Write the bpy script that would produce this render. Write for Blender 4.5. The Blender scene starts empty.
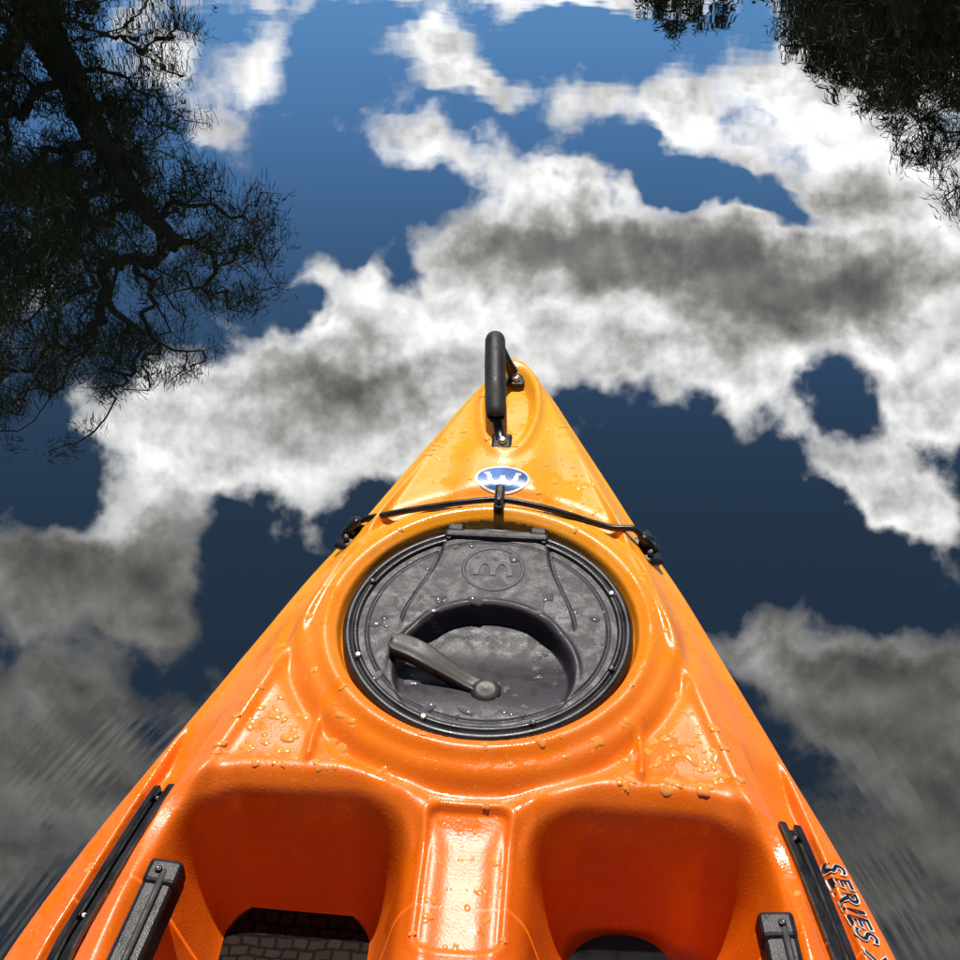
import bpy, math, random
import numpy as np
from mathutils import Vector, noise, Matrix
random.seed(4); np.random.seed(4)
scene = bpy.context.scene
COL = scene.collection
# ------------------------------------------------------------------ helpers
def ss(a, b, x):
    t = np.clip((np.asarray(x, float) - a) / (b - a), 0, 1)
    return t * t * (3 - 2 * t)

def link(ob, parent=None):
    COL.objects.link(ob)
    if parent is not None: ob.parent = parent
    return ob

def mesh_obj(name, verts, faces, mat, parent=None, smooth=True):
    me = bpy.data.meshes.new(name)
    me.from_pydata(verts if isinstance(verts, list) else verts.tolist(), [], faces if isinstance(faces, list) else faces.tolist())
    me.update()
    if smooth:
        me.polygons.foreach_set("use_smooth", [True] * len(me.polygons))
    ob = bpy.data.objects.new(name, me)
    if mat: me.materials.append(mat)
    return link(ob, parent)

def empty(name):
    e = bpy.data.objects.new(name, None); e.empty_display_size = .2
    return link(e)

def grid_faces(nr, nc, wrap=False):
    r = np.arange(nr - 1)[:, None]; c = np.arange(nc if wrap else nc - 1)[None, :]
    c2 = (c + 1) % nc
    a = r * nc + c; b = r * nc + c2; d = (r + 1) * nc + c2; e = (r + 1) * nc + c
    return np.stack([a, b, d, e], -1).reshape(-1, 4)

def tube(name, pts, rad, mat, parent, seg=14, sub=8):
    P = [Vector(p) for p in pts]
    R = rad if isinstance(rad, (list, tuple)) else [rad] * len(P)
    Q, RR = [], []
    for i in range(len(P) - 1):
        p0 = P[max(i - 1, 0)]; p1 = P[i]; p2 = P[i + 1]; p3 = P[min(i + 2, len(P) - 1)]
        for k in range(sub):
            t = k / sub
            Q.append(.5 * ((2 * p1) + (-p0 + p2) * t + (2 * p0 - 5 * p1 + 4 * p2 - p3) * t * t + (-p0 + 3 * p1 - 3 * p2 + p3) * t ** 3))
            RR.append(R[i] * (1 - t) + R[i + 1] * t)
    Q.append(P[-1]); RR.append(R[-1])
    V = []
    for i, q in enumerate(Q):
        d = (Q[min(i + 1, len(Q) - 1)] - Q[max(i - 1, 0)]).normalized()
        up = Vector((0, 0, 1)) if abs(d.z) < .95 else Vector((1, 0, 0))
        s = d.cross(up).normalized(); u = s.cross(d)
        for k in range(seg):
            a = 2 * math.pi * k / seg
            V.append(tuple(q + (s * math.cos(a) + u * math.sin(a)) * RR[i]))
    F = grid_faces(len(Q), seg, True).tolist()
    F.append(list(range(seg))[::-1]); F.append([(len(Q) - 1) * seg + k for k in range(seg)])
    return mesh_obj(name, V, F, mat, parent)

def box(name, c, size, mat, parent, rot=(0, 0, 0), bev=.002, seg=2):
    V = [(x * size[0] / 2, y * size[1] / 2, z * size[2] / 2) for x in (-1, 1) for y in (-1, 1) for z in (-1, 1)]
    F = [(0, 1, 3, 2), (4, 6, 7, 5), (0, 4, 5, 1), (2, 3, 7, 6), (0, 2, 6, 4), (1, 5, 7, 3)]
    ob = mesh_obj(name, V, F, mat, parent, False)
    ob.location = c; ob.rotation_euler = rot
    m = ob.modifiers.new("b", 'BEVEL'); m.width = bev; m.segments = seg
    return ob

def cyl(name, c, r, h, mat, parent, rot=(0, 0, 0), bev=.0008, n=24):
    V = []; F = []
    prof = [(0, h / 2 * .7), (r * .45, h / 2), (r - bev, h / 2), (r, h / 2 - bev), (r, -h / 2)]
    for pr, pz in prof:
        for k in range(n):
            a = 2 * math.pi * k / n; V.append((pr * math.cos(a), pr * math.sin(a), pz))
    F = grid_faces(len(prof), n, True)[:, ::-1].tolist()
    ob = mesh_obj(name, V, F, mat, parent)
    ob.location = c; ob.rotation_euler = rot
    return ob

# ------------------------------------------------------------------ node helper
class NT:
    def __init__(s, tree): s.t = tree; s.n = tree.nodes; s.l = tree.links
    def _set(s, sock, v):
        if isinstance(v, bpy.types.NodeSocket): s.l.new(v, sock)
        elif v is not None:
            sock.default_value = v
    def m(s, op, a, b=None, c=None, clamp=False):
        n = s.n.new('ShaderNodeMath'); n.operation = op; n.use_clamp = clamp
        s._set(n.inputs[0], a)
        if b is not None: s._set(n.inputs[1], b)
        if c is not None: s._set(n.inputs[2], c)
        return n.outputs[0]
    def vm(s, op, a, b=None, scale=None):
        n = s.n.new('ShaderNodeVectorMath'); n.operation = op
        s._set(n.inputs[0], a)
        if b is not None: s._set(n.inputs[1], b)
        if scale is not None: s._set(n.inputs['Scale'], scale)
        return n.outputs['Value'] if op in ('DOT_PRODUCT', 'LENGTH', 'DISTANCE') else n.outputs[0]
    def noise(s, vec, scale, detail=4, rough=.5, dist=0., dim='3D'):
        n = s.n.new('ShaderNodeTexNoise'); n.noise_dimensions = dim
        if vec is not None: s.l.new(vec, n.inputs['Vector'])
        n.inputs['Scale'].default_value = scale; n.inputs['Detail'].default_value = detail
        n.inputs['Roughness'].default_value = rough; n.inputs['Distortion'].default_value = dist
        return n
    def mr(s, v, a, b, c=0., d=1., smooth=True):
        n = s.n.new('ShaderNodeMapRange'); n.interpolation_type = 'SMOOTHSTEP' if smooth else 'LINEAR'
        s._set(n.inputs[0], v); 
        for i, q in enumerate((a, b, c, d)): s._set(n.inputs[i + 1], q)
        return n.outputs[0]
    def mix(s, f, a, b, blend='MIX'):
        n = s.n.new('ShaderNodeMix'); n.data_type = 'RGBA'; n.blend_type = blend
        s._set(n.inputs[0], f); s._set(n.inputs[6], a); s._set(n.inputs[7], b)
        return n.outputs[2]
    def xyz(s, x, y, z):
        n = s.n.new('ShaderNodeCombineXYZ'); s._set(n.inputs[0], x); s._set(n.inputs[1], y); s._set(n.inputs[2], z)
        return n.outputs[0]
    def sep(s, v):
        n = s.n.new('ShaderNodeSeparateXYZ'); s.l.new(v, n.inputs[0]); return n.outputs
    def bump(s, h, strength, dist, normal=None):
        n = s.n.new('ShaderNodeBump'); s.l.new(h, n.inputs['Height'])
        n.inputs['Strength'].default_value = strength; n.inputs['Distance'].default_value = dist
        if normal is not None: s.l.new(normal, n.inputs['Normal'])
        return n.outputs[0]

def new_mat(name, col=(.5, .5, .5), rough=.5, metal=0., spec=.5, coat=0.):
    m = bpy.data.materials.new(name); m.use_nodes = True
    t = NT(m.node_tree); b = m.node_tree.nodes['Principled BSDF']
    b.inputs['Base Color'].default_value = (*col, 1); b.inputs['Roughness'].default_value = rough
    b.inputs['Metallic'].default_value = metal; b.inputs['Specular IOR Level'].default_value = spec
    b.inputs['Coat Weight'].default_value = coat; b.inputs['Coat Roughness'].default_value = .08
    tc = m.node_tree.nodes.new('ShaderNodeTexCoord')
    return m, t, b, tc.outputs['Object']

# ------------------------------------------------------------------ materials
def plastic(name, col, rough, nscale=900, bstr=.25, mott=.25, coat=0.):
    m, t, b, oc = new_mat(name, col, rough, coat=coat)
    n1 = t.noise(oc, 38, 4, .6).outputs[0]
    dark = tuple(c * (1 - mott) for c in col) + (1,); lite = tuple(min(1, c * (1 + mott)) for c in col) + (1,)
    t.l.new(t.mix(t.mr(n1, .35, .65), dark, lite), b.inputs['Base Color'])
    t.l.new(t.mr(n1, .3, .7, rough * .75, min(1, rough * 1.3)), b.inputs['Roughness'])
    t.l.new(t.bump(t.noise(oc, nscale, 2).outputs[0], bstr, .0006), b.inputs['Normal'])
    return m
MAT_BLACK = plastic("black_plastic", (.012, .011, .013), .32)
MAT_RUBBER = plastic("black_rubber", (.022, .019, .022), .55, 700, .4)
MAT_LIDLOGO = plastic("lid_emboss", (.075, .066, .082), .5)
MAT_LATCH = plastic("latch_rubber", (.040, .033, .028), .5)
MAT_STEEL = new_mat("steel", (.62, .6, .58), .28, 1.)[0]
MAT_WHITE = plastic("sticker_white", (.78, .8, .8), .3)
MAT_BLUE = plastic("sticker_blue", (.02, .12, .42), .3)
MAT_TEXT = plastic("decal_dark", (.02, .014, .03), .3)
MAT_LIDDROP = plastic("lid_drop", (.13, .12, .135), .06, 60, .1)
MAT_LID, t, b, oc = new_mat("lid_plastic", (.05, .04, .055), .4)
n1 = t.noise(oc, 24, 5, .65).outputs[0]; n2 = t.noise(oc, 60, 4, .7, .5).outputs[0]
c = t.mix(t.mr(n1, .35, .65), (.018, .0145, .021, 1), (.034, .028, .038, 1))
mark = t.m('MULTIPLY', t.mr(n2, .58, .66), t.mr(n1, .50, .62))
c = t.mix(t.m('MULTIPLY', mark, .5), c, (.15, .14, .15, 1))
dust = t.mr(t.noise(oc, 420, 2, .7).outputs[0], .64, .74, 0, .3)
c = t.mix(dust, c, (.14, .12, .11, 1))
t.l.new(c, b.inputs['Base Color']); t.l.new(t.mr(n2, .4, .62, .55, .34), b.inputs['Roughness'])
t.l.new(t.bump(t.noise(oc, 1100, 2).outputs[0], .5, .0006), b.inputs['Normal'])

def hull_mat(name, drop=False):
    M, t, b, oc = new_mat(name, (.9, .25, .01), .27)
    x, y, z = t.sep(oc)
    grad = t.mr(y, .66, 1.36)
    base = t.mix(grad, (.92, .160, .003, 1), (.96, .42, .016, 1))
    mott = t.noise(oc, 9, 3, .6).outputs[0]
    base = t.mix(t.mr(mott, .35, .75, 0, .25), base, (.80, .115, .003, 1))
    if drop:
        base = t.mix(.28, base, (.95, .66, .20, 1))
        t.l.new(base, b.inputs['Base Color']); b.inputs['Roughness'].default_value = .05; b.inputs['IOR'].default_value = 1.8
        return M
    spk = t.mr(t.noise(oc, 230, 2, .7).outputs[0], .60, .74, 0, .30)
    base = t.mix(spk, base, (.97, .55, .12, 1))
    dirt = t.mr(t.noise(t.vm('MULTIPLY', oc, (60, 14, 30)), 1, 4, .75).outputs[0], .60, .80, 0, .36)
    base = t.mix(dirt, base, (.42, .075, .006, 1))
    t.l.new(base, b.inputs['Base Color'])
    wet = t.mr(t.noise(oc, 13, 4, .6).outputs[0], .49, .56)
    t.l.new(t.mr(wet, 0, 1, .40, .18), b.inputs['Roughness'])
    b.inputs['IOR'].default_value = 1.58
    nb = t.bump(t.noise(oc, 380, 1, .6).outputs[0], .32, .0008)
    nb = t.bump(t.noise(oc, 20, 1).outputs[0], .28, .006, nb)
    t.l.new(nb, b.inputs['Normal'])
    return M
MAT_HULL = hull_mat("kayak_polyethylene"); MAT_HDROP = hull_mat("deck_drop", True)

MAT_MAT, t, b, oc = new_mat("footwell_mat_rubber", (.035, .03, .028), .6)
br = t.n.new('ShaderNodeTexBrick'); t.l.new(t.vm('ADD', oc, t.vm('SCALE', t.noise(oc, 40, 2).outputs['Color'], scale=.012)), br.inputs['Vector'])
br.inputs['Scale'].default_value = 27; br.inputs['Mortar Size'].default_value = .05; br.inputs['Brick Width'].default_value = .42; br.inputs['Row Height'].default_value = .3; br.inputs['Mortar Smooth'].default_value = .4
br.inputs['Color1'].default_value = (.030, .023, .018, 1); br.inputs['Color2'].default_value = (.021, .016, .014, 1); br.inputs['Mortar'].default_value = (.007, .006, .006, 1)
t.l.new(br.outputs['Color'], b.inputs['Base Color']); b.inputs['Roughness'].default_value = .9; b.inputs['Specular IOR Level'].default_value = .1
t.l.new(t.bump(br.outputs['Fac'], -.7, .003), b.inputs['Normal'])

# ------------------------------------------------------------------ kayak hull
TY = np.array([-1.70, -1.68, -1.6, -1.3, -.9, -.4, 0, .25, .45, .636, .73, .896, 1.0, 1.114, 1.241, 1.345, 1.418, 1.441, 1.451, 1.457])
TW = np.array([.004, .025, .09, .22, .33, .40, .415, .416, .405, .374, .345, .281, .240, .194, .132, .078, .039, .024, .014, .003])
_s = np.gradient(TW, TY)
def halfw(y):
    y = np.clip(np.asarray(y, float), TY[0], TY[-1])
    i = np.clip(np.searchsorted(TY, y, side='right') - 1, 0, len(TY) - 2)
    h = TY[i + 1] - TY[i]; u = (y - TY[i]) / h
    return ((2*u**3-3*u**2+1)*TW[i] + (u**3-2*u**2+u)*h*_s[i] + (-2*u**3+3*u**2)*TW[i+1] + (u**3-u**2)*h*_s[i+1])

def zbase(y):
    y = np.asarray(y, float)
    return np.where(y > .5, .2664 + .07 * (y - .5), .2664) - .012 * ss(.5, 0, y) + .07 * ss(-1.0, -1.7, y)

def rbox(px, py, hx, hy, r):
    qx = np.abs(px) - hx + r; qy = np.abs(py) - hy + r
    return np.sqrt(np.maximum(qx, 0)**2 + np.maximum(qy, 0)**2) + np.minimum(np.maximum(qx, qy), 0) - r

RAILY = [.1, .3, .636, .78, .90, 1.0]; RAILX = [.368, .362, .324, .293, .262, .235]
HY = .989
def deck(x, y, lid=True):
    x = np.asarray(x, float); y = np.asarray(y, float)
    w = np.maximum(halfw(y), .004); ax = np.abs(x); tt = np.clip(ax / w, 0, 1)
    z = zbase(y).copy()
    k = np.clip(w / .16, 0.15, 1)
    z = z - .010 * tt**2 * k - .034 * ss(.77, 1.0, tt) * k
    z += .006 * np.exp(-((tt - .765) / .028)**2) * k * ss(1.3, 1.15, y) * ss(.3, .6, y)
    r = np.hypot(x, y - HY)
    z += .008 * ss(.212, .180, r) + .008 * np.exp(-((r - .164) / .0095)**2) - .008 * np.exp(-((r - .200) / .010)**2)
    z -= .014 * ss(.153, .147, r) + .05 * ss(.143, .138, r)
    z += .006 * ss(.055, .02, ax - .10 * (1.35 - y)) * ss(1.16, 1.22, y) * ss(1.44, 1.38, y)
    e = np.sqrt((x / .030)**2 + ((y - 1.357) / .080)**2)
    z += .005 * np.exp(-((e - 1.18) / .16)**2) - .015 * ss(1.08, .72, e)
    z += .008 * np.exp(-((ax - .152) / .004)**2) * ss(.806, .818, y) * ss(.878, .85, y)
    d = np.abs(ax - np.interp(y, RAILY, RAILX))
    z -= .016 * ss(.022, .015, d) * ss(.885, .825, y) * ss(.08, .14, y)
    sd = rbox(ax - .157, y - .460, .107, .325, .060)
    z += .003 * np.exp(-((sd - .022) / .009)**2)
    z -= .030 * ss(.020, -.022, sd) + .118 * ss(.006, -.046, sd)
    z -= .010 * ss(.80, .74, y) * ss(.06, .045, ax) * ss(.2, .3, y)
    sp = rbox(x, y - .706, .036, .068, .012)
    z -= .006 * ss(.0015, -.0035, sp)
    z += .0015 * np.exp(-((sp - .004) / .003)**2)
    sp2 = rbox(x, y - .50, .036, .09, .012)
    z -= .02 * ss(.0015, -.006, sp2)
    z -= .13 * ss(.0, -.06, rbox(x, y + .2, .26, .30, .1)) * ss(.2, .0, y)
    z -= .10 * ss(.0, -.06, rbox(x, y + .98, .20, .34, .08))
    return z

kayak = empty("kayak")
ys = np.concatenate([np.arange(-1.70, .5, .012), np.arange(.5, .68, .003), np.arange(.68, 1.42, .002), np.linspace(1.42, 1.457, 30)])
sn = np.linspace(-1, 1, 381)
Y, S = np.meshgrid(ys, sn, indexing='ij')
X = S * halfw(Y); Z = deck(X, Y)
prof = [(.004, -.003), (.008, -.010), (.010, -.022), (.009, -.05), (.0, -.10), (-.02, -.16)]
L = [np.stack([X, Y, Z], -1)]
def side(sign):
    out = []
    w = halfw(ys); ze = deck(sign * w, ys); sc = np.clip(w / .05, 0, 1)
    rake = ss(.9, 1.457, ys)
    for dx, dz_ in prof:
        out.append(np.stack([sign * np.maximum(w + dx * np.maximum(sc, .3), 0.001), ys + np.maximum(dx, 0) * (w < .03) + dz_ * .7 * rake, ze + dz_], -1))
    for f, zz in [(.82, .03), (.66, -.03), (.35, -.075), (0.0, -.085)]:
        out.append(np.stack([sign * w * f, ys - .2 * rake - .1 * (1 - f) * rake, np.full_like(ys, zz) + .03 * rake], -1))
    return out
R_ = side(1); L_ = side(-1)[::-1]
allc = np.concatenate([np.stack(L_, 1), L[0], np.stack(R_, 1)], 1)
nr, nc = allc.shape[:2]
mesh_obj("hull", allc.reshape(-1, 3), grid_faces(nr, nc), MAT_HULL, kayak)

def dz(x, y, o=0.): return float(deck(np.array([x]), np.array([y]))[0]) + o
def drape(name, V2, F, mat, off, thick=None):
    V2 = np.array(V2); z = deck(V2[:, 0], V2[:, 1]) + off
    return mesh_obj(name, np.column_stack([V2, z]), F, mat, kayak)

# ------------------------------------------------------------------ hatch
SL = .07
ZC = float(zbase(HY)) + .001
def lidz(lx, ly):
    z = np.zeros_like(lx)
    half = .056 + .030 * ss(.13, .0, ly)**1.4
    z += .0035 * ss(.0025, -.0005, np.abs(lx) - half) * ss(-.005, .012, ly)
    z -= .0018 * np.exp(-((np.abs(lx) - half - .002) / .0016)**2) * ss(.0, .01, ly)
    rc = np.hypot(lx, ly + .061)
    depth = .0005 + .020 * ss(-.115, -.015, ly)
    z += .002 * np.exp(-((rc - .093) / .003)**2) * ss(-.08, -.04, ly)
    z -= depth * ss(.089, .083, rc)
    z -= .0015 * np.exp(-((np.hypot(lx, ly) - .122) / .0015)**2)
    return z
nr_, ns_ = 130, 300
rr = np.linspace(0.0005, .1305, nr_); aa = np.linspace(0, 2*np.pi, ns_, endpoint=False)
RR, AA = np.meshgrid(rr, aa, indexing='ij')
lx = RR*np.cos(AA); ly = RR*np.sin(AA)
hatch_v = np.stack([lx, ly + HY, ZC + SL*ly + lidz(lx, ly)], -1).reshape(-1, 3)
mesh_obj("hatch_lid", hatch_v, grid_faces(nr_, ns_, True), MAT_LID, kayak)
pr = [(.1300, -.006), (.1305, .0015), (.1315, .003), (.1355, .0035), (.1365, .001), (.1375, .001), (.1385, .0035), (.1445, .003), (.1465, .0), (.147, -.02)]
V = []
for r0, z0 in pr:
    for a in aa: V.append((r0*math.cos(a), HY + r0*math.sin(a), ZC + SL*r0*math.sin(a) + z0))
mesh_obj("hatch_rim", V, grid_faces(len(pr), ns_, True), MAT_BLACK, kayak)
tilt = (math.atan(SL), 0, 0)
def LP(lx, ly, o=0.): return (lx, HY+ly, ZC + SL*ly + float(lidz(np.array([lx]), np.array([ly]))[0]) + o)
def LPf(lx, ly, o=0.): return (lx, HY+ly, ZC + SL*ly + o)
for i in range(8):
    a = math.radians(22.5 + 45*i)
    cyl("hatch_screw_%d" % i, LPf(.1345*math.cos(a), .1345*math.sin(a), .0045), .0032, .003, MAT_STEEL if i in (0, 4, 5) else MAT_BLACK, kayak, tilt)
box("hatch_hinge", LPf(0, .1305, .004), (.112, .012, .009), MAT_LID, kayak, tilt, .003)
for sx in (-1, 1):
    box("hatch_hinge_lug", LPf(sx*.045, .137, .004), (.02, .012, .011), MAT_BLACK, kayak, tilt, .003)
def ring(name, cx, cy, r0, r1, th, mat, o, n=64, sq=1.):
    V = []
    for r, zz in ((r0, 0), (r0+.0006, th), (r1-.0006, th), (r1, 0)):
        for k in range(n):
            a = 2*math.pi*k/n; V.append(LPf(cx + r*math.cos(a), cy + r*math.sin(a)*sq, o+zz))
    return mesh_obj(name, V, grid_faces(4, n, True), mat, kayak)
ring("lid_emblem_ring", 0, .080, .0295, .0335, .0008, MAT_LIDLOGO, .0036)
def strip(name, pts, wd, mat, th=.001):
    V = []; F = []
    for i, (px, py, pz) in enumerate(pts):
        a = pts[max(i-1, 0)]; c = pts[min(i+1, len(pts)-1)]
        d = Vector((c[0]-a[0], c[1]-a[1], 0)).normalized(); nrm = Vector((-d.y, d.x, 0))*wd/2
        V += [(px+nrm.x, py+nrm.y, pz), (px+nrm.x*.9, py+nrm.y*.9, pz+th), (px-nrm.x*.9, py-nrm.y*.9, pz+th), (px-nrm.x, py-nrm.y, pz)]
    return mesh_obj(name, V, grid_faces(len(pts), 4), mat, kayak, False)
for cx in (-.009, .009):
    pts = [LPf(cx + .009*math.cos(a), .070 + .019*math.sin(a), .0036) for a in np.linspace(math.pi, 0, 16)]
    strip("lid_emblem_wave", pts, .0055, MAT_LIDLOGO, .0008)
# latch lever: flat tapered blade raised at its left end, riding to a round pivot
V = []; pa = Vector((-.094, -.036, 0)); pb = Vector((-.004, -.077, 0)); d = (pb-pa).normalized(); nv = Vector((-d.y, d.x, 0))
N = 50
for i in range(N+1):
    f = i/N; c = pa.lerp(pb, f)
    wd = .0125*(1-.34*float(ss(.35, .85, f))) * math.sqrt(max(.03, 1-max(0, (.10-f)/.10)**2)); zz = .010 - .014*float(ss(.2, .95, f)) + .002*math.sin(f*3)
    for o, h in ((-1, 0), (-.95, .0026), (-.8, .0032), (-.3, .001), (.3, .001), (.8, .0032), (.95, .0026), (1, 0), (.9, -.008), (-.9, -.008)):
        V.append(LPf(c.x+nv.x*wd*o, c.y+nv.y*wd*o, zz+h))
F = grid_faces(N+1, 10, True).tolist(); F.append(list(range(10))); F.append([N*10+k for k in range(10)][::-1])
mesh_obj("latch_lever", V, F, MAT_LATCH, kayak)
cyl("latch_pivot", LPf(.004, -.081, -.004), .0150, .009, MAT_LATCH, kayak, tilt, .004, 40)

# ------------------------------------------------------------------ bow handle
tube("carry_handle_grip", [(-.0140, 1.306, .350), (-.0142, 1.309, .3525), (-.0165, 1.335, .3645), (-.0195, 1.372, .379), (-.0220, 1.407, .392), (-.0222, 1.410, .3925)], [.0100, .0124, .0128, .0128, .0124, .0095], MAT_RUBBER, kayak, 28)
tube("carry_handle_strap_near", [(-.006, 1.281, dz(-.005, 1.283, .006)), (-.009, 1.293, .335), (-.0145, 1.308, .3515)], [.0080, .0062, .0068], MAT_BLACK, kayak)
tube("carry_handle_strap_far", [(-.0222, 1.407, .391), (-.020, 1.4165, .384), (-.009, 1.426, .353), (-.001, 1.428, .335)], [.0075, .0066, .0062, .0075], MAT_BLACK, kayak)
for nm, px, py in (("near", -.005, 1.279), ("far", .003, 1.425)):
    box("handle_anchor_"+nm, (px, py, dz(px, py, .004)), (.024, .026, .007), MAT_BLACK, kayak, tilt, .003)
    cyl("handle_bolt_"+nm, (px+.001, py-.004, dz(px, py, .0095)), .0052, .005, MAT_STEEL, kayak, tilt, .0015)

# ------------------------------------------------------------------ sticker
def oval(name, cx, cy, a, bb, off, mat, n=64, a0=0., rings=6):
    V = [(cx, cy)]; F = []
    for j in range(1, rings+1):
        for k in range(n):
            an = 2*math.pi*k/n; V.append((cx+a*j/rings*math.cos(an), cy+bb*j/rings*math.sin(an)))
    F = [(0, 1+k, 1+(k+1) % n) for k in range(n)]
    F += (grid_faces(rings, n, True)+1)[:, ::-1].tolist()
    return drape(name, V, F, mat, off)
oval("sticker_edge", 0, 1.216, .0315, .0205, .0010, MAT_WHITE)
oval("sticker_blue", 0, 1.216, .0285, .0178, .0014, MAT_BLUE)
def drape_strip(name, pts, wd, mat, off):
    P = []
    for i in range(len(pts)-1):
        for k in range(6):
            f = k/6; P.append((pts[i][0]*(1-f)+pts[i+1][0]*f, pts[i][1]*(1-f)+pts[i+1][1]*f))
    P.append(pts[-1]); V = []
    for i, (px, py) in enumerate(P):
        a = P[max(i-1, 0)]; c = P[min(i+1, len(P)-1)]
        d = Vector((c[0]-a[0], c[1]-a[1])).normalized()
        V += [(px-d.y*wd/2, py+d.x*wd/2), (px+d.y*wd/2, py-d.x*wd/2)]
    return drape(name, V, grid_faces(len(P), 2), mat, off)
def arc(cx, cy, a, bb, t0, t1, n=14): return [(cx+a*math.cos(q), cy+bb*math.sin(q)) for q in np.linspace(math.radians(t0), math.radians(t1), n)]
drape_strip("sticker_mark", arc(-.0075, 1.219, .0078, .012, 175, 360) , .0052, MAT_WHITE, .0019)
drape_strip("sticker_mark_2", arc(.0080, 1.219, .0078, .012, 180, 365), .0052, MAT_WHITE, .0019)
drape_strip("sticker_mark_3", [(-.021, 1.2225), (-.0145, 1.2225)], .004, MAT_WHITE, .0019)
drape_strip("sticker_mark_4", [(.0145, 1.2225), (.021, 1.2225)], .004, MAT_WHITE, .0019)

# ------------------------------------------------------------------ bungee
def D3(x, y, o): return (x, y, dz(x, y, o))
tube("bungee_cord", [D3(-.170, 1.152, .010), D3(-.158, 1.157, .014), D3(-.12, 1.155, .009), D3(-.06, 1.158, .0055), D3(-.012, 1.162, .008), D3(.012, 1.162, .008), D3(.06, 1.157, .0055), D3(.12, 1.151, .009), D3(.150, 1.149, .014), D3(.163, 1.144, .010)], .0036, MAT_BLACK, kayak, 12)
box("bungee_clip", D3(0, 1.162, .009), (.011, .040, .012), MAT_BLACK, kayak, tilt, .003)
cyl("bungee_clip_rivet", D3(0, 1.149, .016), .003, .003, MAT_BLACK, kayak, tilt)
for s in (-1, 1):
    cx, cy = s*.166, 1.144
    n_ = "l" if s < 0 else "r"
    rz = s*-.45
    box("deck_loop_"+n_, D3(cx, cy, .006), (.022, .042, .009), MAT_BLACK, kayak, (.08, s*.25, -rz), .004)
    tube("bungee_knot_"+n_, [D3(cx-.008, cy+.008, .015), D3(cx+.004, cy+.014, .019), D3(cx+.008, cy+.002, .016), D3(cx-.004, cy-.002, .018), D3(cx-.008, cy+.009, .014)], .0046, MAT_BLACK, kayak, 10)
    tube("bungee_tail_"+n_, [D3(cx, cy+.005, .016), D3(cx+s*.002, cy+.022, .018), D3(cx-s*.001, cy+.036, .012)], .0036, MAT_BLACK, kayak, 10)
    cyl("deck_loop_bolt_"+n_, D3(cx+s*.002, cy-.012, .012), .0036, .004, MAT_BLACK, kayak, tilt)

# ------------------------------------------------------------------ rails & foot braces
def rail(sgn):
    yy = np.linspace(.16, .800, 60); V = []
    pr = [(-.0105, -.010), (-.0105, .0045), (-.0090, .0055), (-.0040, .0055), (-.0034, .0045), (-.0034, -.003), (.0034, -.003), (.0034, .0045), (.0040, .0055), (.0090, .0055), (.0105, .0045), (.0105, -.010)]
    for q in yy:
        xc = np.interp(q, RAILY, RAILX); zc = dz(sgn*xc, q, .007)
        for px, pz in pr: V.append((sgn*xc+px, q, zc+pz - sgn*px*.25))
    F = grid_faces(len(yy), len(pr)).tolist(); F.append([(len(yy)-1)*len(pr)+k for k in range(len(pr))])
    mesh_obj("gear_track_"+("l" if sgn < 0 else "r"), V, F, MAT_BLACK, kayak, False)
    for q in (.788, .66, .50):
        xc = np.interp(q, RAILY, RAILX)
        cyl("track_screw", (sgn*xc, q, dz(sgn*xc, q, .006)), .003, .004, MAT_STEEL if q < .7 else MAT_BLACK, kayak)
rail(-1); rail(1)
for s, y1 in ((-1, .692), (1, .680)):
    n_ = "l" if s < 0 else "r"
    L0 = y1-.30; cy = (y1+L0)/2
    zt = dz(s*.290, .6)
    ang = .10*s
    bx = s*(.266 if s < 0 else .274)
    box("foot_brace_rail_"+n_, (bx, cy, zt-.004), (.028, y1-L0, .030), MAT_BLACK, kayak, (0, 0, ang), .005, 3)
    box("foot_brace_cap_"+n_, (bx+s*(-.015), y1-.012, zt+.002), (.030, .026, .024), MAT_BLACK, kayak, (0, 0, ang), .005, 3)
    box("foot_brace_ridge_"+n_, (bx+.003, cy, zt+.012), (.006, y1-L0-.02, .006), MAT_RUBBER, kayak, (0, 0, ang), .002)
    cyl("foot_brace_screw_"+n_, (bx-s*.012, y1-.012, zt+.015), .0032, .003, MAT_BLACK, kayak)
    cx = -.158 if s < 0 else .142; hw = .072 if s < 0 else .058; fy = .762 if s < 0 else .745
    V = []; ny = 50
    zf = dz(cx, .6) + .008
    for i in range(ny+1):
        q = fy - .40*(i/ny)**1.6
        hh = hw*math.sqrt(max(0, 1-max(0, (q-(fy-.05))/.05)**2)) + .0005
        for k in range(21): V.append((cx+hh*(k/10-1), q, zf+.05*(q-.6)+.012*float(ss(fy-.03, fy, q))))
    mesh_obj("footwell_mat_"+n_, V, grid_faces(ny+1, 21)[:, ::-1], MAT_MAT if s < 0 else MAT_BLACK, kayak)

# seat
V = []
for i in range(25):
    f = i/24
    if f < .55: py = .06-.42*f/.55; pz = .17+.03*math.cos(f/.55*math.pi)
    else: g = (f-.55)/.45; py = -.36-.10*g; pz = .14+.33*g
    wd = .2*(1-.25*ss(.6, 1, f))
    for k in range(17):
        u = k/8-1; V.append((wd*u, py+.04*u*u*(f > .5), pz+.03*u*u))
so = mesh_obj("seat", V, grid_faces(25, 17), MAT_RUBBER, kayak); sm = so.modifiers.new("s", 'SOLIDIFY'); sm.thickness = .025

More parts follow.
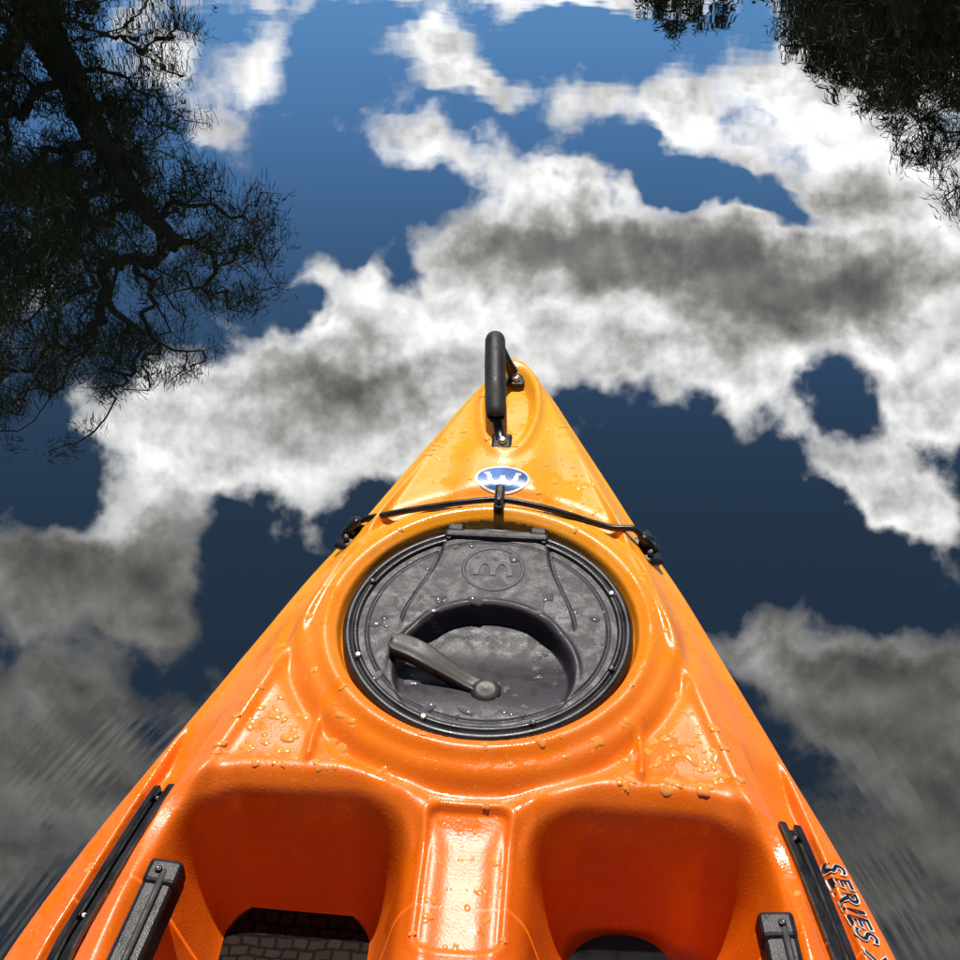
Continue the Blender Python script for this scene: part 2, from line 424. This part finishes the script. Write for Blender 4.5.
# ------------------------------------------------------------------ side lettering
def decal(name, body, size, x0, y0, ang, mat, off, offset, mirror=1):
    cu = bpy.data.curves.new(name, 'FONT'); cu.body = body; cu.size = size; cu.shear = .35; cu.offset = offset; cu.space_character = 1.12
    tmp = bpy.data.objects.new("tmp", cu); COL.objects.link(tmp)
    bpy.context.view_layer.update()
    me = bpy.data.meshes.new_from_object(tmp.evaluated_get(bpy.context.evaluated_depsgraph_get()))
    bpy.data.objects.remove(tmp)
    c, s = math.cos(ang), math.sin(ang)
    for v in me.vertices:
        px, py = v.co.x, v.co.y
        X_, Y_ = x0+px*c-py*s, y0+px*s+py*c
        v.co = (X_, Y_, dz(X_, Y_, off))
    me.materials.clear(); me.materials.append(mat)
    ob = bpy.data.objects.new(name, me); link(ob, kayak)
aR = math.atan2(-.20, .056)
decal("side_lettering_outline", "SERIES X", .026, .3125, .768, aR, MAT_WHITE, .0016, .0011)
decal("side_lettering", "SERIES X", .026, .3125, .768, aR, MAT_TEXT, .0024, .0)

# ------------------------------------------------------------------ drops
V = []; F = []
def drop(cx, cy, r, zf):
    n = 14; ph = random.random()*6.28; el = random.uniform(.7, 1.4); ra = random.random()*3.14
    amp = random.uniform(.05, .28); k1 = random.choice((2, 3, 4))
    base = len(V); hh = r*random.uniform(.18, .30)
    zc = zf(cx, cy); e_ = .002
    gx = (zf(cx+e_, cy)-zf(cx-e_, cy))/(2*e_); gy = (zf(cx, cy+e_)-zf(cx, cy-e_))/(2*e_)
    if abs(gx)+abs(gy) > .6: return
    for j, (fr_, fz) in enumerate(((1.05, -.25), (.92, .45), (.7, .8), (.4, .96))):
        for k in range(n):
            a = 2*math.pi*k/n; rr = r*fr_*(1+amp*math.sin(k1*a+ph)+amp*.5*math.sin(5*a+ph*2))
            px, py = rr*math.cos(a)*el, rr*math.sin(a)/el
            dx, dy = px*math.cos(ra)-py*math.sin(ra), px*math.sin(ra)+py*math.cos(ra)
            V.append((cx+dx, cy+dy, zc+gx*dx+gy*dy+hh*fz))
    V.append((cx, cy, zc+hh))
    for j in range(3):
        for k in range(n):
            F.append((base+j*n+k, base+j*n+(k+1) % n, base+(j+1)*n+(k+1) % n, base+(j+1)*n+k))
    for k in range(n): F.append((base+3*n+k, base+3*n+(k+1) % n, base+4*n))
cnt = 0
while cnt < 1050:
    y_ = random.uniform(.60, 1.42); w = float(halfw(y_))
    x_ = random.uniform(-.95, .95)*w
    if math.hypot(x_, y_-HY) < .155: continue
    if y_ < .8 and abs(x_) > .04 and abs(x_) < .27: continue
    dens = .15 + 1.0*max(0, noise.noise(Vector((x_*9, y_*9, 3.1)))) + (.7 if (.80 < y_ < .92 and .11 < abs(x_) < .24) else 0)
    if random.random() > dens: continue
    r = .0008+.0036*random.random()**2.6 + (.004*random.random()**3 if .8 < y_ < .9 else 0)
    drop(x_, y_, r, dz); cnt += 1
mesh_obj("deck_water_drops", V, F, MAT_HDROP, kayak)
V = []; F = []
zl = lambda px, py: LP(px, py-HY)[2]
for i in range(240):
    a = random.random()*6.28; q = .125*math.sqrt(random.random())
    lx_, ly_ = q*math.cos(a), q*math.sin(a)
    if noise.noise(Vector((lx_*22, ly_*22, 7))) < 0.02: continue
    drop(lx_, ly_+HY, .0010+.0065*random.random()**2.4, zl)
mesh_obj("lid_water_drops", V, F, MAT_LIDDROP, kayak)

# ------------------------------------------------------------------ water
me_w = new_mat("river_water")[0]; MAT_WATER = me_w
t = NT(me_w.node_tree); t.n.clear()
out = t.n.new('ShaderNodeOutputMaterial'); tc = t.n.new('ShaderNodeTexCoord'); oc = tc.outputs['Object']
x, y, z = t.sep(oc)
mx = t.n.new('ShaderNodeMixShader')
df = t.n.new('ShaderNodeBsdfDiffuse'); df.inputs[0].default_value = (.004, .006, .006, 1)
gl = t.n.new('ShaderNodeBsdfGlossy'); gl.inputs['Roughness'].default_value = 0.0; gl.inputs[0].default_value = (.98, .99, 1, 1)
n_a = t.noise(t.vm('MULTIPLY', oc, (.9, 1.3, 1)), 1.0, 1, .5).outputs[0]
n_b = t.noise(t.vm('MULTIPLY', oc, (6, 9, 1)), 1.0, 1, .5).outputs[0]
far = t.mr(y, 1.6, 5., .06, 1.0)
h1 = t.bump(n_a, 1.0, .0016)
nbm = t.n.new('ShaderNodeBump'); nbm.inputs['Distance'].default_value = .00024
t.l.new(n_b, nbm.inputs['Height']); t.l.new(far, nbm.inputs['Strength']); t.l.new(h1, nbm.inputs['Normal'])
ex = t.m('DIVIDE', x, .62); ey = t.m('DIVIDE', t.m('SUBTRACT', y, -.1), 1.6)
dd = t.m('SQRT', t.m('ADD', t.m('MULTIPLY', ex, ex), t.m('MULTIPLY', ey, ey)))
wob = t.noise(oc, 1.6, 1).outputs[0]
ph = t.m('MULTIPLY_ADD', dd, 330., t.m('MULTIPLY', wob, 18.))
rip = t.m('SINE', ph)
msk = t.m('MULTIPLY', t.mr(dd, .75, .9), t.mr(dd, 1.24, .98))
msk = t.m('MULTIPLY', msk, t.mr(t.noise(oc, 1.7, 1).outputs[0], .36, .54))
msk = t.m('MULTIPLY', msk, t.mr(y, 1.20, .85))
nb2 = t.n.new('ShaderNodeBump'); nb2.inputs['Distance'].default_value = .00010
t.l.new(t.m('MULTIPLY', rip, msk), nb2.inputs['Height']); t.l.new(nbm.outputs[0], nb2.inputs['Normal'])
t.l.new(nb2.outputs[0], gl.inputs['Normal'])
lw = t.n.new('ShaderNodeLayerWeight'); lw.inputs[0].default_value = .5
fac = t.mr(lw.outputs['Facing'], .13, .72, .12, .90, False)
t.l.new(fac, mx.inputs[0]); t.l.new(df.outputs[0], mx.inputs[1]); t.l.new(gl.outputs[0], mx.inputs[2]); t.l.new(mx.outputs[0], out.inputs[0])
mesh_obj("water", [(-300, -300, 0), (300, -300, 0), (300, 300, 0), (-300, 300, 0)], [(0, 1, 2, 3)], MAT_WATER, None, False)

# ------------------------------------------------------------------ ground
MAT_G, t, b, oc = new_mat("bank_soil", (.1, .08, .05), .95)
c = t.mix(t.mr(t.noise(oc, .8, 6, .7).outputs[0], .35, .65), (.045, .035, .02, 1), (.05, .075, .02, 1))
c = t.mix(t.mr(t.noise(oc, 9, 4, .7).outputs[0], .5, .7, 0, .7), c, (.10, .09, .045, 1))
t.l.new(c, b.inputs['Base Color']); t.l.new(t.bump(t.noise(oc, 4, 6, .7).outputs[0], .8, .15), b.inputs['Normal'])
g1 = np.concatenate([-np.geomspace(900, 30, 26), np.linspace(-29, 29, 117), np.geomspace(30, 900, 26)])
gy = np.concatenate([-np.geomspace(900, 31, 20), np.linspace(-30, 100, 170), np.geomspace(101, 1500, 26)])
GX, GY = np.meshgrid(g1, gy, indexing='ij')
yc = np.clip(GY, -30, 100)
wob = .5*np.sin(yc*.45)+.3*np.sin(yc*1.13+1)
xl = -4.5-.0028*np.maximum(yc, 0)**2 + wob; xr = 4.1-.0022*np.maximum(yc, 0)**2 - .4*np.sin(yc*.6+2)
dl = xl-GX; dr = GX-xr; df_ = GY-(72+2*np.sin(GX*.2)); db = -32-GY
dm = np.maximum.reduce([dl, dr, df_, db])
GZ = -.9 + 1.35*ss(-1.2, 1.2, dm) + .9*ss(1, 14, dm) + .12*np.sin(GX*1.3)*np.sin(GY*.9)*ss(0, 2, dm)
mesh_obj("ground", np.stack([GX, GY, GZ], -1).reshape(-1, 3), grid_faces(len(g1), len(gy))[:, ::-1], MAT_G)

# ------------------------------------------------------------------ trees
MAT_BARK, t, b, oc = new_mat("bark", (.05, .04, .03), .9)
t.l.new(t.mix(t.noise(t.vm('MULTIPLY', oc, (14, 14, 3)), 1, 4, .7).outputs[0], (.02, .016, .012, 1), (.07, .055, .045, 1)), b.inputs['Base Color'])
MAT_LEAF, t, b, oc = new_mat("needle_foliage", (.03, .05, .015), .8, spec=.12)
c = t.mix(t.mr(t.noise(oc, .9, 3, .6).outputs[0], .35, .65), (.020, .030, .011, 1), (.075, .085, .030, 1))
c = t.mix(t.mr(t.noise(oc, 14, 2).outputs[0], .5, .7, 0, .5), c, (.10, .085, .034, 1))
t.l.new(c, b.inputs['Base Color'])

def pol(az, dist, z):
    a = math.radians(az); return np.array([.07+dist*math.sin(a), dist*math.cos(a), z])

def build_tree(name, trunk, ells, n_attr, per, seed, nlen=(.14, .34), nw=.011, gap=-.12, r0=.0042, droop=.7, nz=.9):
    rng = np.random.RandomState(seed)
    root = empty(name)
    tr_ = [np.array(p, float) for p in trunk]
    nodes = [tr_[0]]; par = [-1]
    for i in range(1, len(tr_)):
        L_ = np.linalg.norm(tr_[i]-tr_[i-1]); k = max(1, int(L_/.22))
        a0 = nodes[-1].copy()
        for j in range(1, k+1):
            nodes.append(a0+(tr_[i]-a0)*j/k + rng.normal(0, .02, 3)); par.append(len(nodes)-2)
    A = []
    vol = np.array([e[3]**2*e[4]*(e[5] if len(e) > 5 else 1) for e in ells]); vol /= vol.sum()
    off = Vector(rng.uniform(0, 50, 3))
    while len(A) < n_attr:
        e = ells[rng.choice(len(ells), p=vol)]
        v = rng.normal(0, 1, 3); v /= np.linalg.norm(v); v *= rng.rand()**(1/2.4)
        p = pol(*e[:3]) + v*np.array([e[3], e[3], e[4]])
        if noise.noise(Vector(p)*nz+off) + .4*noise.noise(Vector(p)*nz*2.7+off) < gap: continue
        A.append(p)
    A = np.array(A); T = np.array(nodes)
    dist0 = np.min(np.linalg.norm(A[:, None]-T[None], axis=2), 1)
    A = A[np.argsort(dist0)]
    cap = 60000; N = np.zeros((cap, 3)); N[:len(nodes)] = T; n = len(nodes)
    ends = []
    for a in A:
        dv = N[:n]-a; d2 = np.sqrt((dv**2).sum(1)) + .25*np.maximum(0, dv[:, 2])
        j = int(np.argmin(d2)); d = np.linalg.norm(N[j]-a); k = max(1, int(d/.16))
        s0 = N[j].copy(); prev = j
        side_ = rng.normal(0, .07*d, 3)
        for q in range(1, k+1):
            f = q/k; N[n] = s0+(a-s0)*f+side_*math.sin(math.pi*f)+np.array([0, 0, .10*d*math.sin(math.pi*f)])+rng.normal(0, .008, 3)
            par.append(prev); prev = n; n += 1
        ends.append(prev)
    N = N[:n]; par = np.array(par)
    cntl = np.zeros(n); cntl[ends] += 1
    for i in range(n-1, 0, -1): cntl[par[i]] += cntl[i]
    rad = np.maximum(r0*np.sqrt(np.maximum(cntl, .6)), .003)
    idx = np.arange(1, n); P0 = N[par[1:]]; P1 = N[idx]; d = P1-P0; d /= np.maximum(np.linalg.norm(d, axis=1, keepdims=True), 1e-6)
    up = np.where(np.abs(d[:, 2:3]) > .9, np.array([[1., 0, 0]]), np.array([[0, 0, 1.]]))
    s = np.cross(d, up); s /= np.linalg.norm(s, axis=1, keepdims=True); u = np.cross(s, d)
    rA = np.minimum(rad[par[1:]], rad[idx]*1.35); rB = rad[idx]
    K = 5; V = np.zeros((n-1, 2*K, 3))
    for k in range(K):
        a = 2*math.pi*k/K; o = s*math.cos(a)+u*math.sin(a)
        V[:, k] = P0+o*rA[:, None]; V[:, K+k] = P1+d*rB[:, None]*.3+o*rB[:, None]
    b0 = (np.arange(n-1)*2*K)[:, None]
    F = np.concatenate([np.stack([b0[:, 0]+k, b0[:, 0]+(k+1) % K, b0[:, 0]+K+(k+1) % K, b0[:, 0]+K+k], 1) for k in range(K)])
    mesh_obj("trunk_and_limbs", V.reshape(-1, 3), F, MAT_BARK, root)
    C = N[ends]; m = len(C)*per
    base = np.repeat(C, per, 0) + rng.normal(0, .07, (m, 3))
    cl = np.repeat(rng.normal(0, .5, (len(C), 3)), per, 0)
    dr_ = cl + rng.normal(0, .55, (m, 3)) + np.array([0, 0, -droop]); dr_ /= np.linalg.norm(dr_, axis=1, keepdims=True)
    ln = rng.uniform(nlen[0], nlen[1], (m, 1)); sv = np.cross(dr_, rng.normal(0, 1, (m, 3))); sv /= np.linalg.norm(sv, axis=1, keepdims=True)
    w = nw*rng.uniform(.6, 1.4, (m, 1))
    V = np.zeros((m, 4, 3)); V[:, 0] = base-sv*w*.25; V[:, 1] = base+dr_*ln*.55-sv*w*.5; V[:, 2] = base+dr_*ln+np.array([0, 0, -.03]); V[:, 3] = base+dr_*ln*.5+sv*w*.5
    F = np.arange(m*4).reshape(m, 4)
    mesh_obj("foliage", V.reshape(-1, 3), F, MAT_LEAF, root, False)
    return root

build_tree("she_oak_tree",
    [pol(-24.5, 14.2, .2), pol(-23.6, 14.1, 1.8), pol(-22.4, 14, 3.2), pol(-20.6, 14, 4.5), pol(-18.8, 14, 5.4)],
    [(-20.4, 14, 4.3, 1.10, 1.2, 1.1), (-17.6, 14, 5.4, 1.10, .95, 1.3), (-23.8, 14, 5.9, 1.3, 1.05), (-26.3, 14.2, 6.75, 1.3, 1.0), (-26, 14, 4.2, 1.7, 1.9, 1.2), (-20.7, 14, 6.55, .9, .6, 1.2), (-22.0, 14, 2.7, 1.5, 1.2, 1.2), (-18.3, 14, 2.7, .9, .5, .6)],
    1900, 40, 11, nlen=(.08, .20), nw=.0085, gap=.0, r0=.0048, nz=1.25)
build_tree("she_oak_tree.001",
    [pol(-31, 12.5, .2), pol(-30.5, 12.4, 2.5), pol(-29.5, 12.3, 5), pol(-29, 12.3, 6.2)],
    [(-29.5, 12.4, 5.4, 1.2, 1.3), (-32, 12.5, 4.2, 2.0, 2.0), (-29, 12.8, 3.2, 1.2, 1.3)],
    750, 36, 5, nlen=(.10, .24))
build_tree("she_oak_tree.002",
    [pol(18, 18, .3), pol(17.5, 18, 2.5), pol(17, 18, 4.2), pol(17.5, 18, 5.6)],
    [(15.0, 18, 4.5, 1.35, .95, 1.3), (16.9, 18, 5.5, 1.15, .8, 1.3), (19.8, 18, 5.4, 1.7, 1.2), (18, 18.5, 3.6, 2.2, 1.4), (11.9, 18, 4.0, 1.3, .8, 1.5)],
    1800, 36, 21, nlen=(.11, .26), nw=.013, gap=-.18, nz=1.1)
build_tree("she_oak_tree.003",
    [pol(4.6, 30, .3), pol(4.6, 30, 3), pol(4.5, 30, 5.5), pol(4.4, 30, 7.2)],
    [(4.3, 30, 7.3, 1.1, .9), (4.6, 30, 5.2, 1.7, 1.3), (4.8, 30, 3.6, 1.8, 1.2)],
    550, 30, 31, nlen=(.2, .38), nw=.028, gap=-.3)
build_tree("she_oak_tree.004",
    [pol(10.5, 25, .3), pol(10.2, 25, 3), pol(10, 25, 5.4)],
    [(10.8, 25, 6.0, 1.3, 1.2, 1.5), (8.6, 25, 5.3, 1.2, 1.0, 1.2), (10.2, 25, 3.6, 2.2, 1.3, .6), (12.5, 25, 6.5, 1.25, 1.25, 1.5)],
    1000, 34, 41, nlen=(.16, .32), nw=.022, gap=-.3)

rng = np.random.RandomState(9); C = []
for i in range(150):
    r = rng.rand()
    if r < .45: p = (rng.uniform(-60, 60), rng.uniform(76, 92))
    elif r < .72: yy = rng.uniform(30, 75); p = (-4.5-.0028*yy*yy-rng.uniform(4, 14), yy)
    else: yy = rng.uniform(42, 72); p = (4.1-.0022*yy*yy+rng.uniform(9, 24), yy)
    C.append((p[0], p[1], rng.uniform(2.2, 4.2), rng.uniform(5.5, 8.5)))
pts = []
for cx, cy, cr, ch in C:
    nl = 7
    lob = rng.normal(0, 1, (nl, 3)); lob /= np.linalg.norm(lob, axis=1, keepdims=True)
    for l in lob:
        c0 = np.array([cx+l[0]*cr*.5, cy+l[1]*cr*.5, ch*.55+l[2]*ch*.28])
        v = rng.normal(0, 1, (60, 3)); v /= np.linalg.norm(v, axis=1, keepdims=True)
        pts.append(c0+v*np.array([cr*.5, cr*.5, ch*.25])*rng.uniform(.6, 1.1, (60, 1)))
pts = np.concatenate(pts); m = len(pts)
a = rng.normal(0, 1, (m, 3)); a /= np.linalg.norm(a, axis=1, keepdims=True); b_ = np.cross(a, rng.normal(0, 1, (m, 3))); b_ /= np.linalg.norm(b_, axis=1, keepdims=True)
sz = rng.uniform(.15, .38, (m, 1))
V = np.stack([pts-a*sz, pts+b_*sz*.6, pts+a*sz, pts-b_*sz*.6], 1).reshape(-1, 3)
F = np.arange(m*4).reshape(m, 4).tolist()
base = m*4; V = V.tolist()
for cx, cy, cr, ch in C:
    for k in range(5):
        an = k*1.2566; V.append([cx+.18*math.cos(an), cy+.18*math.sin(an), 0]); V.append([cx+.08*math.cos(an), cy+.08*math.sin(an), ch*.8])
    for k in range(5): F.append([base+2*k, base+2*((k+1) % 5), base+2*((k+1) % 5)+1, base+2*k+1])
    base += 10
mesh_obj("distant_trees", V, F, MAT_LEAF, None, False)

# ------------------------------------------------------------------ sky
SUN_AZ, SUN_EL = -8., 66.
w = bpy.data.worlds.new("World"); scene.world = w; w.use_nodes = True
w.cycles.sampling_method = 'NONE'
t = NT(w.node_tree); t.n.clear()
out = t.n.new('ShaderNodeOutputWorld'); bg = t.n.new('ShaderNodeBackground'); t.l.new(bg.outputs[0], out.inputs[0])
sky = t.n.new('ShaderNodeTexSky'); sky.sky_type = 'NISHITA'; sky.sun_disc = False
sky.sun_elevation = math.radians(SUN_EL); sky.sun_rotation = math.radians(SUN_AZ)
sky.air_density = 1.0; sky.dust_density = .2; sky.ozone_density = 3.0
tc = t.n.new('ShaderNodeTexCoord'); d = tc.outputs['Generated']
A_ = (-.0635, .8065, .5878); R2 = (.9969, .0785, 0.); U_ = (.0461, -.586, .809)
dA = t.m('MAXIMUM', t.vm('DOT_PRODUCT', d, A_), .12)
sx = t.m('DIVIDE', t.vm('DOT_PRODUCT', d, R2), dA); sy = t.m('DIVIDE', t.vm('DOT_PRODUCT', d, U_), dA)
P = t.xyz(sx, sy, 0.)
nw_ = t.noise(P, 8.5, 4, .56, dim='2D'); wv = t.vm('SCALE', t.vm('SUBTRACT', nw_.outputs['Color'], (.5, .5, .5)), scale=.10)
PW = t.vm('MULTIPLY', t.vm('ADD', P, wv), (1, 1, 0))
def field(blobs, start):
    acc = start
    for (a, b_, ra, rb, rot, wt) in blobs:
        n = t.n.new('ShaderNodeMapping'); n.vector_type = 'TEXTURE'
        t.l.new(PW, n.inputs[0]); n.inputs[1].default_value = (a/1319, b_/1319, 0)
        n.inputs[2].default_value = (0, 0, math.radians(rot)); n.inputs[3].default_value = (ra/1319*1.5, rb/1319*1.5, 1)
        g = t.n.new('ShaderNodeTexGradient'); g.gradient_type = 'SPHERICAL'; t.l.new(n.outputs[0], g.inputs[0])
        acc = t.m('MULTIPLY_ADD', g.outputs['Fac'], wt, acc)
    return acc
# cloud groups: offset right, offset up the sky (1/1319 rad), radii, tilt, weight
clouds = [(90, -484, 230, 26, 0, 1.2), (-20, -418, 80, 28, 8, 1.2), (-225, -385, 110, 44, 10, 1.0), (-300, -474, 60, 20, 0, .9),
 (-15, -325, 75, 34, 12, 1.3), (330, -365, 120, 70, 10, 1.4), (150, -362, 120, 28, 12, 1.2), (390, -290, 90, 75, 30, 1.4), (480, -330, 60, 90, 0, .8),
 (40, -255, 110, 45, 0, 1.3), (180, -215, 170, 60, 6, 1.5), (380, -200, 190, 75, 5, 1.6), (-60, -190, 110, 50, -15, 1.1), (-150, -120, 140, 75, -15, 1.3),
 (60, -130, 170, 75, 0, 1.3), (240, -110, 150, 60, 12, 1.2), (-250, -50, 130, 60, 0, 1.2), (-120, -30, 120, 50, -10, 1.1), (430, -110, 90, 55, 20, 1.1),
 (390, -5, 130, 38, 15, 1.2), (450, 50, 70, 40, 10, 1.1), (-300, 15, 170, 30, 5, .9), (-430, 80, 150, 50, 5, 1.4), (-310, 110, 110, 60, 25, 1.2), (-420, 230, 170, 130, 0, 1.4),
 (350, 165, 110, 60, 25, 1.2), (450, 240, 100, 100, 30, 1.3), (440, 380, 170, 150, 0, 1.4), (-440, 420, 200, 130, 0, 1.0)]
holes = [(-130, -270, 110, 70, 0, -.6), (110, -430, 90, 26, 0, -.9), (260, -292, 130, 24, 4, -1.4), (205, -30, 100, 45, 20, -.9), (250, 65, 140, 60, 15, -1.0), (-235, 145, 60, 65, -20, -1.3),
 (360, -105, 34, 50, 30, -1.2), (-68, -180, 36, 46, -30, -1.3), (-420, -10, 60, 30, 0, -.6), (-165, 5, 80, 24, 0, -.5), (-165, -165, 50, 18, 0, -1.1)]
fld = field(clouds+holes, -.44)
grayf = field([(270, -195, 290, 56, 5, 1.15), (-130, -95, 110, 46, 0, .95), (90, -245, 130, 30, 0, .7), (-430, 105, 200, 60, 0, 1.2), (-420, 250, 270, 180, 0, 1.9), (430, 390, 250, 250, 0, 2.0), (370, -295, 60, 45, 0, .7), (-440, 440, 220, 160, 0, 1.8)], 0.)
f1 = t.noise(P, 11.0, 7, .55, dim='2D').outputs[0]
f2 = t.noise(t.vm('ADD', P, (.004, -.014, 0)), 11.0, 4, .54, dim='2D').outputs[0]
dens0 = t.m('ADD', fld, t.m('MULTIPLY', t.m('SUBTRACT', f1, .5), 3.3))
cov = t.mr(dens0, -.16, .62)
gm = t.m('ADD', grayf, t.m('MULTIPLY', t.m('SUBTRACT', f1, .5), 1.2))
gm = t.mr(gm, .05, 1.0)
emb = t.m('MULTIPLY', t.m('SUBTRACT', f2, f1), 2.7)
lum = t.m('MULTIPLY', t.mr(dens0, .3, 1.7, 1.0, .70), t.mr(gm, 0, 1, 1., .25, False))
lum = t.m('MULTIPLY', lum, t.m('ADD', 1.0, emb))
lum = t.m('MAXIMUM', lum, .10)
lum = t.m('MULTIPLY', lum, t.mr(sy, -.38, .05, .80, 1.15))
ccol = t.vm('SCALE', t.mix(t.mr(lum, .2, .8), (1., .955, .89, 1), (1., .985, .96, 1)), scale=t.m('MULTIPLY', lum, 14.))
skyc = t.vm('MULTIPLY', sky.outputs[0], t.mix(t.mr(sy, -.38, .04), (.44, .70, .86, 1), (.18, .24, .26, 1)))
fin = t.mix(t.m('MULTIPLY', cov, .97), skyc, ccol)
t.l.new(fin, bg.inputs[0]); bg.inputs[1].default_value = .1

s = Vector((math.sin(math.radians(SUN_AZ))*math.cos(math.radians(SUN_EL)), math.cos(math.radians(SUN_AZ))*math.cos(math.radians(SUN_EL)), math.sin(math.radians(SUN_EL))))
sl = bpy.data.lights.new("sun", 'SUN'); sl.energy = 4.8; sl.angle = math.radians(.5); sl.color = (1, .95, .87)
so = bpy.data.objects.new("sun", sl); link(so); so.rotation_euler = (-s).to_track_quat('-Z', 'Y').to_euler(); so.location = (0, 5, 20)

# ------------------------------------------------------------------ camera
cam = bpy.data.cameras.new("camera"); co = bpy.data.objects.new("camera", cam); link(co)
co.location = (.07, 0, 1.205); co.rotation_euler = (math.radians(54), 0, math.radians(4.5))
cam.sensor_width = 36; cam.lens = 49.45; cam.clip_start = .02; cam.clip_end = 4000
scene.camera = co
scene.view_settings.view_transform = 'Standard'; scene.view_settings.look = 'None'; scene.view_settings.exposure = 0
